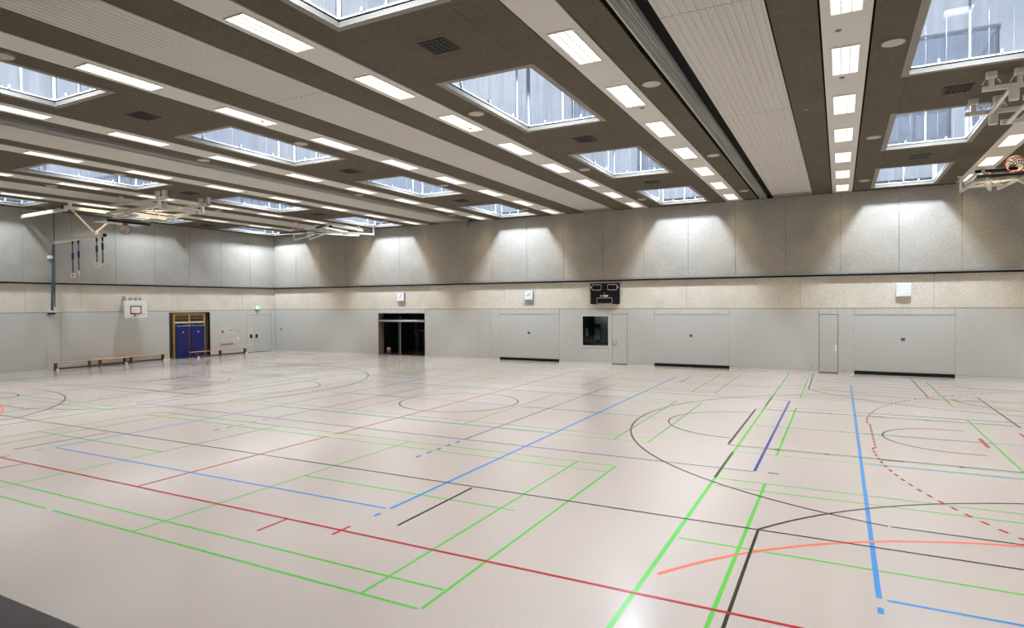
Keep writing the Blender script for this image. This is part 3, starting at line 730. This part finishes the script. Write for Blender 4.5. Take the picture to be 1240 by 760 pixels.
# rooflights
ZT=9.30
def rooflight(s,r_,lab):
    c=(s,r_,ZC)
    e=empty('rooflight',c,lab,'skylight',group='glazed rooflights in the ceiling')
    def q(mb): return up(mb,c)
    F=.13
    b=MB().box(s-HX-F,s-HX,r_-HY-F,r_+HY+F,ZC-.006,ZC-.001).box(s+HX,s+HX+F,r_-HY-F,r_+HY+F,ZC-.006,ZC-.001)
    b.box(s-HX,s+HX,r_-HY-F,r_-HY,ZC-.006,ZC-.001).box(s-HX,s+HX,r_+HY,r_+HY+F,ZC-.006,ZC-.001)
    ob('flange',q(b),FLANGE,e)
    T_=.03; ZU=7.655
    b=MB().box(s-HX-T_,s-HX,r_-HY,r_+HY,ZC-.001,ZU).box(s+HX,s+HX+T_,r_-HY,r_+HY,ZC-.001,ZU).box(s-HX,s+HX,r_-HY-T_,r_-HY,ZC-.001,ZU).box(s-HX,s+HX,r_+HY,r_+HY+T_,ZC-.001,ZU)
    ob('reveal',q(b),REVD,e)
    # white frame of the lantern: bottom rail, top rail, corner posts
    b=MB()
    for z0,z1,w_ in ((ZU,ZU+.03,.05),(ZT-.06,ZT,.05)):
        b.box(s-HX-w_,s-HX+.01,r_-HY,r_+HY,z0,z1).box(s+HX-.01,s+HX+w_,r_-HY,r_+HY,z0,z1).box(s-HX,s+HX,r_-HY-w_,r_-HY+.01,z0,z1).box(s-HX,s+HX,r_+HY-.01,r_+HY+w_,z0,z1)
    for sx in (-1,1):
        for sy in (-1,1):
            b.box(s+sx*HX-.045,s+sx*HX-.012,r_+sy*HY-.03,r_+sy*HY+.03,ZU,ZT) if sx>0 else b.box(s+sx*HX+.012,s+sx*HX+.045,r_+sy*HY-.03,r_+sy*HY+.03,ZU,ZT)
            b.box(s+sx*HX-.03,s+sx*HX+.03,r_+sy*HY+.012 if sy<0 else r_+sy*HY-.045,r_+sy*HY+.045 if sy<0 else r_+sy*HY-.012,ZU,ZT)
    ob('lantern_frame',q(b),FRAMEW,e,'white metal glazing frame')
    g=MB()
    for sx in (-1,1):
        for sy in (-1,1): g.box(s+sx*HX-.012,s+sx*HX+.012,r_+sy*HY-.012,r_+sy*HY+.012,ZU,ZT)
    ob('corner_joint',q(g),BLACK,e,'black corner joint')
    for f in (-1/3,1/3):
        for sx in (-1,1): ob('mullion',q(MB().box(s+sx*HX-.02,s+sx*HX+.02,r_+2*f*HY-.018,r_+2*f*HY+.018,ZU,ZT)),FRAMEW,e)
    for sy in (-1,1): ob('mullion',q(MB().box(s-.018,s+.018,r_+sy*HY-.02,r_+sy*HY+.02,ZU,ZT)),FRAMEW,e)
    for sx in (-1,1):
        for f in (-.66,-.05,.55): ob('glazing_clip',q(MB().box(s+sx*HX-.03,s+sx*HX+.03,r_+f*HY-.02,r_+f*HY+.02,ZU+.03,ZU+.10)),FRAMEW,e)
    for sy in (-1,1):
        for f in (-.5,.5): ob('glazing_clip',q(MB().box(s+f*HX-.02,s+f*HX+.02,r_+sy*HY-.03,r_+sy*HY+.03,ZU+.03,ZU+.10)),FRAMEW,e)
    # fine cables in front of the panes
    k=MB()
    for sx in (-1,1):
        for f in (-.8,-.45,-.2,.12,.42,.82): k.box(s+sx*(HX-.03)-.0015,s+sx*(HX-.03)+.0015,r_+f*HY-.0015,r_+f*HY+.0015,ZU,ZT)
    for sy in (-1,1):
        for f in (-.72,-.38,.3,.68): k.box(s+f*HX-.0015,s+f*HX+.0015,r_+sy*(HY-.03)-.0015,r_+sy*(HY-.03)+.0015,ZU,ZT)
    ob('blind_cables',q(k),GMETAL,e,'thin vertical blind cables')
    for sx in (-1,1): ob('pane',q(MB().quad((s+sx*HX,r_-HY,ZU),(s+sx*HX,r_+HY,ZU),(s+sx*HX,r_+HY,ZT),(s+sx*HX,r_-HY,ZT))),GLS,e)
    for sy in (-1,1): ob('pane',q(MB().quad((s-HX,r_+sy*HY,ZU),(s+HX,r_+sy*HY,ZU),(s+HX,r_+sy*HY,ZT),(s-HX,r_+sy*HY,ZT))),GLS,e)
    ob('opal_roof',q(MB().box(s-HX-.05,s+HX+.05,r_-HY-.05,r_+HY+.05,ZT,ZT+.03)),opal,e)
    ob('daylight_fitting',q(MB().bev(s-.27,s+.27,r_+.40,r_+.84,ZT-.16,ZT-.02,.02)),WMETAL,e,'white box fitting under the opal roof')
    return e
sl=bpy.data.lights.new('fitting_lamp','AREA'); sl.shape='RECTANGLE'; sl.size=.5; sl.size_y=.4; sl.energy=FITTING_W; sl.color=FITTING_COL; sl.spread=math.radians(140)  # lamp in the fitting, inferred from the bright patches on the back wall
sl2=sl.copy(); sl2.energy=FITTING_W*.06
proto=None
def bay(i): return {0:'rightmost bay outside the lobes',}.get(i,'')
RN={3:'next to the back wall',2:'second from the back wall',1:'third from the back wall',0:'fourth from the back wall'}
for j,r_ in enumerate(ROWS):
    for i,s in enumerate(SKX):
        k=len(SKX)-1-i
        lab='glazed rooflight %s, %s bay from the left wall'%(RN[j],ORD[k])
        if proto is None: proto=rooflight(s,r_,lab); e=proto
        else: e=copy_tree(proto); e.location=(s,r_,ZC); e['label']=lab
        lo=bpy.data.objects.new('fitting_lamp',sl if not (s==SK[4] and j<3) else sl2); COL.objects.link(lo); lo.parent=e; lo.location=(0,.62,ZT-.17-ZC)
# luminaires
LY=[3.77+2.97*k for k in range(9)]
ll=bpy.data.lights.new('lamp','AREA'); ll.shape='RECTANGLE'; ll.size=.42; ll.size_y=1.46; ll.energy=LAMP_W; ll.color=LAMP_COL; ll.spread=math.radians(98)
fr=MB().box(-.235,-.215,-.76,.76,-.016,0).box(.215,.235,-.76,.76,-.016,0).box(-.215,.215,-.76,-.74,-.016,0).box(-.215,.215,.74,.76,-.016,0).mesh('frame',WMETAL)
df=MB().box(-.215,.215,-.74,.74,-.006,-.003).mesh('diffuser',LED)
lv=MB()
for k in range(14): y=-.74+1.48*(k+.5)/14; lv.box(-.215,.215,y-.004,y+.004,-.014,-.007)
for x in (-.075,.075): lv.box(x-.008,x+.008,-.74,.74,-.015,-.007)
lv=lv.mesh('louvre',LOUV)
tt=True
for si,x in enumerate(LS):
    for j,y in enumerate(LY):
        e=empty('ceiling_light',(x,y+.75,ZC-.004),'lit ceiling light, %s from back wall in %s light strip from the left'%(ORD[len(LY)-1-j],ORD[len(LS)-1-si]),'ceiling light',group='oblong lights in the cream ceiling strips')
        for nm,me in (('frame',fr),('diffuser',df),('louvre',lv)):
            c=bpy.data.objects.new(nm,me); COL.objects.link(c); c.parent=e
        c=bpy.data.objects.new('lamp',ll); COL.objects.link(c); c.parent=e; c.location=(0,0,-.020)
# round loudspeakers
sp=MB().disc((0,0),.19,-.035,0,24).mesh('loudspeaker',mat('beige speaker grille',(.46,.41,.34),.6))
rg=MB().tube([(.19*math.cos(a/24*2*math.pi),.19*math.sin(a/24*2*math.pi),-.03) for a in range(24)],.008,6,True).mesh('speaker_ring',FLANGE)
SPX=[(.82,'at left edge of rightmost rooflight bay'),(-3.45,'just left of right curtain'),(-7.65,'left edge of fourth rooflight bay'),(-13.36,'right edge of third rooflight bay'),(-17.52,'just right of left curtain'),(-21.92,'right edge of second rooflight bay'),(-26.18,'beside leftmost ribbed band')]
for j,y in enumerate((5.80,12.86,19.98,26.93)):
    for x,l in SPX:
        e=empty('loudspeaker',(x,y,ZC),'round ceiling speaker %s from back wall, %s'%(ORD[3-j],l),'speaker',group='round ceiling speakers')
        for nm,me in (('grille',sp),('rim_ring',rg)):
            c=bpy.data.objects.new(nm,me); COL.objects.link(c); c.parent=e
# air vents
vf=MB().box(-.27,-.245,-.27,.27,-.02,0).box(.245,.27,-.27,.27,-.02,0).box(-.245,.245,-.27,-.245,-.02,0).box(-.245,.245,.245,.27,-.02,0).mesh('vent_frame',mat('dark brown metal',(.05,.04,.03),.6))
vb=MB().box(-.245,.245,-.245,.245,-.003,-.001).mesh('backing',BLACK)
SLM=mat('vent slat',(.03,.026,.02),.6)
vs=MB().box(-.012,.012,-.245,.245,-.018,-.006).mesh('slat',SLM); vt=MB().box(-.245,.245,-.008,.008,-.022,-.016).mesh('cross_slat',SLM)
for j,y in enumerate((2.3,9.25,16.38,23.42)):
    for i,s in enumerate(SK):
        e=empty('air_vent',(s+.02,y,ZC),'dark square ceiling vent, %s from back wall in %s rooflight bay from left'%(ORD[3-j],ORD[4-i]),'vent',group='dark ceiling air vents')
        for nm,me,xx,yy in [('vent_frame',vf,0,0),('backing',vb,0,0)]+[('slat',vs,-.2+.1*k,0) for k in range(5)]+[('cross_slat',vt,0,-.12),('cross_slat',vt,0,.12)]:
            c=bpy.data.objects.new(nm,me); COL.objects.link(c); c.parent=e; c.location=(xx,yy,0)
# smoke detectors and small sensors
sd=MB().disc((0,0),.05,-.012,0,14).mesh('smoke_detector',mat('grey sensor',(.14,.13,.12),.5))
for i,(x,y,l) in enumerate([(.03,14.41,'on the rightmost visible light strip, between two lights'),(-4.08,14.41,'on the light strip left of the right curtain'),(-.72,16.38,'on the dark strip right of the wide ribbed band'),(-8.45,13.9,'on the middle light strip past its brightest lights'),(-12.6,10.9,'on the light strip left of the ribbed middle band'),(-.03,11.9,'on the rightmost visible light strip, nearest one'),(-12.0,15.4,'on the dark strip left of the middle ribbed band'),(-16.9,17.3,'on the light strip right of the left curtain'),(-21.1,17.4,'on the light strip left of the left curtain'),(-4.15,20.3,'on the light strip left of the right curtain, farther one'),(-20.4,17.1,'on the dark strip left of the left curtain')]):
    q=ob('smoke_detector',sd,None); q.location=(x,y,ZC-.004 if abs((x-.085)%4.24)<.3 or abs((x-.085)%4.24)>3.9 else ZC); tag(q,'small round grey detector '+l,'detector')

# ------------------------------------------------------------------ folded dividing curtains
def curtain(x0,x1,label,pale):
    """bundle of pulled up fabric folds lying in its ceiling slot"""
    cx=(x0+x1)/2; c=(cx,15,ZC)
    e=empty('divider_curtain',c,label,'curtain')
    for k in range(7):
        f=k/6; xx=x0+.04+(x1-x0-.08)*f; mb=MB(); N=60
        lowz=7.47+.05*abs(f-.4)
        for i in range(N+1):
            y=YF+.3+(28.9-YF)*i/N
            dx=.005*math.sin(y*.7+k*2.1); dz=.010*math.sin(y*.5+k*1.7)
            for (a,z) in ((-.022,7.72),(-.024,lowz+.03+dz),(-.008,lowz+dz),(.010,lowz+.004+dz),(.024,lowz+.035+dz),(.022,7.72)):
                mb.v.append((xx+a+dx,y,z))
        for i in range(N):
            for j in range(5): a=i*6+j; mb.f.append((a,a+6,a+7,a+1))
        ob('fold',up(mb,c),LCURT if k==pale else CURT,e,smooth=True)
    mb=MB().bev(x0+.02,x0+.12,28.95,29.35,7.36,7.52,.01).bev(x1-.12,x1-.02,29.0,29.3,7.30,7.55,.01)
    mb.tube([(x0,29.15,7.42),(x1+.02,29.15,7.42)],.05,10)
    ob('winding_gear',up(mb,c),GMETAL,e)
    return e
curtain(-3.10,-2.78,'pulled up grey divider curtain folded in the ceiling slot right of centre',0)
curtain(-18.20,-17.92,'pulled up dark divider curtain folded in the ceiling slot further left',9)
for x0,x1 in SLOTS:
    pass

# ------------------------------------------------------------------ ceiling hung basketball rigs
def hanger(e,c,x,y,z0,name='hanger',m=CREAM):
    mb=MB().bev(x-.09,x+.09,y-.07,y+.07,ZC-.13,ZC,.01).bev(x-.045,x+.045,y-.04,y+.04,z0,ZC-.12,.008)
    mb.bar((x-.10,y,ZC-.15),(x-.15,y,ZC-.24),.05,.02).bar((x+.10,y,ZC-.15),(x+.15,y,ZC-.24),.05,.02)
    ob(name,up(mb,c),m,e)
def main_rig(sx,xh,label,lab2,xb):
    """folded main court rig: rails along X, board far end. sx=+1 runs to the right, -1 to the left"""
    c=(xh,16.3,ZC); e=empty('basketball_rig',c,label,'basketball rig')
    def X(d): return xh+sx*d
    for y in (15.5,17.4):
        hanger(e,c,X(.0),y,7.22); hanger(e,c,X(.45),y,7.22); hanger(e,c,X(2.9),y,7.22); 
        ob('top_rail',up(MB().bar((X(-.15),y,7.22),(X(3.6),y,7.22),.07,.09),c),CREAM,e)
        ob('pivot_bracket',up(MB().bev(min(X(.28),X(.44)),max(X(.28),X(.44)),y-.05,y+.05,6.93,7.2,.01),c),CREAM,e)
        ob('swing_arm',up(MB().bar((X(.5),y,6.96),(X(3.9),y,6.92),.07,.10),c),CREAM,e)
        ob('diagonal_stay',up(MB().bar((X(.9),y,6.95),(X(3.3),y,6.72),.05,.06),c),CREAM,e)
    ob('cross_bar',up(MB().bar((X(.30),15.5,7.17),(X(.30),17.4,7.17),.06,.05),c),CREAM,e)
    ob('cross_bar',up(MB().bar((X(.62),15.5,6.92),(X(.62),17.4,6.92),.06,.05),c),CREAM,e)
    ob('cross_bar',up(MB().bar((X(2.4),15.5,6.85),(X(2.4),17.4,6.85),.06,.06),c),CREAM,e)
    ob('cross_brace',up(MB().bar((X(.9),15.5,6.98),(X(3.2),17.4,6.98),.05,.05),c),CREAM,e)
    ob('cross_brace',up(MB().bar((X(.9),17.4,7.02),(X(3.2),15.5,7.02),.05,.05),c),CREAM,e)
    ob('lower_frame',up(MB().bar((X(2.2),15.8,6.74),(X(4.2),15.8,6.74),.06,.08).bar((X(2.2),17.0,6.74),(X(4.2),17.0,6.74),.06,.08).bar((X(2.2),15.8,6.74),(X(2.2),17.0,6.74),.06,.08),c),CREAM,e)
    # board lying flat
    bx0,bx1=sorted((X(3.65),X(4.70)))
    ob('backboard',up(MB().bev(bx0,bx1,15.4,17.2,6.60,6.64,.008),c),mat('pale glass board',(.36,.42,.41),.15),e,'folded up glass backboard')
    ob('board_pad',up(MB().bev(bx1-.05,bx1+.03,15.38,17.22,6.56,6.66,.015) if sx<0 else MB().bev(bx0-.03,bx0+.05,15.38,17.22,6.56,6.66,.015),c),BLACK,e,'black edge pad')
    xr=X(3.95); rc=(xr,16.3,6.33)
    ob('rim_plate',up(MB().bev(xr-.03,xr+.03,16.2,16.4,6.52,6.62,.01).bev(xr-.02,xr+.02,16.24,16.36,6.50,6.60,.01),c),DRED,e,'dark red rim plate')
    ob('rim',up(ring_mesh(rc,(0,1,0),(0,0,1),.225,.016),c),DRED,e,'dark red rim')
    ob('net',up(net_mesh(rc,(0,1,0),(0,0,1),(sx*.35,0,-.25),.35,.21,.006),c),NET,e,'pale net')
main_rig(-1,-23.45,'folded basketball rig at left, dark red rim hanging below its board','',0)
main_rig(1,2.66,'folded cream basketball rig under the ceiling in the upper right corner of the view','',0)
def cross_rig(cx,label,rimm):
    """folded cross court rig reaching from the back of the hall, board face up"""
    c=(cx,27.9,ZC); e=empty('basketball_rig',c,label,'basketball rig')
    for sx in (-1,1):
        x=cx+sx*.55
        ob('hook_post',up(MB().bar((x,27.9,6.98),(x,27.9,ZC-.012),.07,.07).bev(x-.09,x+.09,27.8,28.0,ZC-.036,ZC-.006,.005),c),CREAM,e)
        ob('swing_arm',up(MB().bar((x,27.95,7.0),(x,22.9,6.72),.07,.09),c),CREAM,e)
        ob('upper_arm',up(MB().bar((x,27.0,7.12),(x-sx*.1,24.4,7.16),.07,.10),c),CREAM,e)
        ob('hinge_leg',up(MB().bar((x-sx*.1,24.6,7.16),(x,23.5,6.78),.06,.09),c),CREAM,e)
        ob('lower_stay',up(MB().bar((cx+sx*.42,24.3,6.70),(cx+sx*.50,23.1,6.30),.07,.07).bar((cx+sx*.50,23.1,6.30),(cx+sx*.50,23.0,6.58),.05,.05),c),CREAM,e)
    for y,z in ((25.2,6.86),(26.6,6.93),(23.4,6.74)): ob('cross_bar',up(MB().bar((cx-.6,y,z),(cx+.6,y,z),.05,.06),c),CREAM,e)
    ob('cross_brace',up(MB().bar((cx-.55,26.6,6.92),(cx+.55,24.4,6.80),.04,.05).bar((cx+.55,26.6,6.92),(cx-.55,24.4,6.80),.04,.05),c),CREAM,e)
    ob('hinge_tube',up(MB().tube([(cx-.65,24.5,7.1),(cx+.65,24.5,7.1)],.05,8),c),BLACK,e)
    bz=6.62
    ob('backboard',up(MB().bev(cx-.9,cx+.9,22.55,23.6,bz+.01,bz+.03,.004),c),CLEARB,e,'clear backboard folded flat')
    ob('board_pad',up(MB().bev(cx-.92,cx+.92,22.48,22.56,bz-.04,bz+.05,.015),c),BLACK,e,'black lower edge pad')
    ob('target_square',up(MB().box(cx-.3,cx+.3,22.70,22.75,bz+.04,bz+.046).box(cx-.3,cx+.3,23.10,23.15,bz+.04,bz+.046).box(cx-.3,cx-.25,22.7,23.15,bz+.04,bz+.046).box(cx+.25,cx+.3,22.7,23.15,bz+.04,bz+.046),c),BOARD,e,'white target rectangle')
    ob('rim_plate',up(MB().bev(cx-.09,cx+.09,22.6,22.72,bz+.04,bz+.10,.01),c),rimm,e,'orange rim plate')
    rc=(cx,22.66,bz+.30)
    ob('rim',up(ring_mesh(rc,(1,0,0),(0,0,1),.225,.016),c),rimm,e,'orange rim')
    ob('net',up(net_mesh(rc,(1,0,0),(0,0,1),(0,.8,-.25),.32,.21,.006),c),NET,e,'white net')
cross_rig(-24.0,'folded basketball rig by the far left corner, orange rim upright on its board',ORANGE)
cross_rig(4.45,'folded basketball rig near the back wall at the right edge of the view',DRED)

# ------------------------------------------------------------------ gymnastic ring crane at the left
XJ=-29.67
c=(XJ,15.3,7.3); e=empty('ring_crane',c,'cream steel frame carrying gymnastic rings between ceiling and left wall','gym frame')
ob('ceiling_beam',up(MB().bar((XJ,15.0,7.30),(XJ,17.6,7.30),.11,.13),c),CREAM,e)
ob('wall_beam',up(MB().bar((XJ+.05,15.1,7.22),(XL+.13,15.0,7.12),.12,.14),c),WMETAL,e)
ob('hanger',up(MB().bev(XJ-.06,XJ+.06,15.2,15.34,7.3,ZC,.01),c),CREAM,e)
ob('end_cap',up(MB().bev(XJ-.07,XJ+.07,14.95,15.0,7.22,7.38,.01),c),BLACK,e)
ob('strut',up(MB().bar((XJ,15.33,7.26),(XJ,16.25,6.34),.06,.06),c),CREAM,e)
ob('strut',up(MB().bar((XJ,17.3,7.26),(XJ,16.35,6.34),.06,.06),c),CREAM,e)
ob('strut_head',up(MB().bev(XJ-.12,XJ+.12,16.2,16.4,6.22,6.38,.02),c),CREAM,e)
ob('ring_beam',up(MB().bar((-33.0,16.3,6.05),(-28.93,16.3,6.17),.10,.12),c),CREAM,e)
ob('beam_cap',up(MB().bev(-28.95,-28.88,16.23,16.37,6.10,6.24,.01),c),BLACK,e)
e=empty('climbing_pole',(-33.1,16.3,2.82),'dark slanting pole on the left wall running up to the ceiling','pole')
c=(-33.1,16.3,2.82)
ob('pole',up(MB().tube([(-33.15,16.22,2.80),(-33.06,16.29,5.95)],.06,8),c),DGREEN,e)
ob('upper_tube',up(MB().tube([(-33.1,16.32,3.0),(-33.08,16.33,ZC)],.028,8),c),DGREEN,e)
ob('wall_clamp',up(MB().bev(-33.32,-33.0,16.05,16.37,2.73,2.83,.01),c),WMETAL,e,'pale wall clamp')
ob('clamp_bolt',up(MB().bev(-33.3,-33.02,16.1,16.3,2.64,2.74,.01),c),BLACK,e)
ob('collar',up(MB().bev(-33.2,-33.0,16.05,16.22,5.27,5.42,.02),c),WMETAL,e,'pale collar')
RG=[(-31.48,5.42,4.46,.35,'leftmost'),(-31.0,5.48,4.56,-.6,'second from the left'),(-29.55,5.67,4.89,1.3,'third from the left'),(-29.10,5.76,4.84,.1,'rightmost')]
for x,zb,zr,rot,l in RG:
    zt=6.04
    e=empty('gymnastic_ring',(x,16.3,zt),'wooden gymnastic ring on dark rope, %s of the four'%l,'gym ring',group='gymnastic rings under the crane beam')
    c=(x,16.3,zt)
    ob('rope',up(MB().tube([(x,16.3,5.99),(x,16.3,zb)],.02,6).tube([(x,16.3,zb),(x,16.3,zr+.10)],.027,6),c),ROPE,e)
    ob('buckle',up(MB().bev(x-.055,x+.055,16.26,16.34,zb-.22,zb+.08,.02),c),NAVY,e,'navy buckle')
    ob('swivel',up(MB().bev(x-.035,x+.035,16.27,16.33,5.92,6.034+.0295*(x+31.48),.01),c),BLACK,e)
    u=(math.cos(rot),math.sin(rot),0)
    ob('ring',up(ring_mesh((x,16.3,zr),u,(0,0,1),.105,.019),c),RINGW,e,'pale wooden ring')
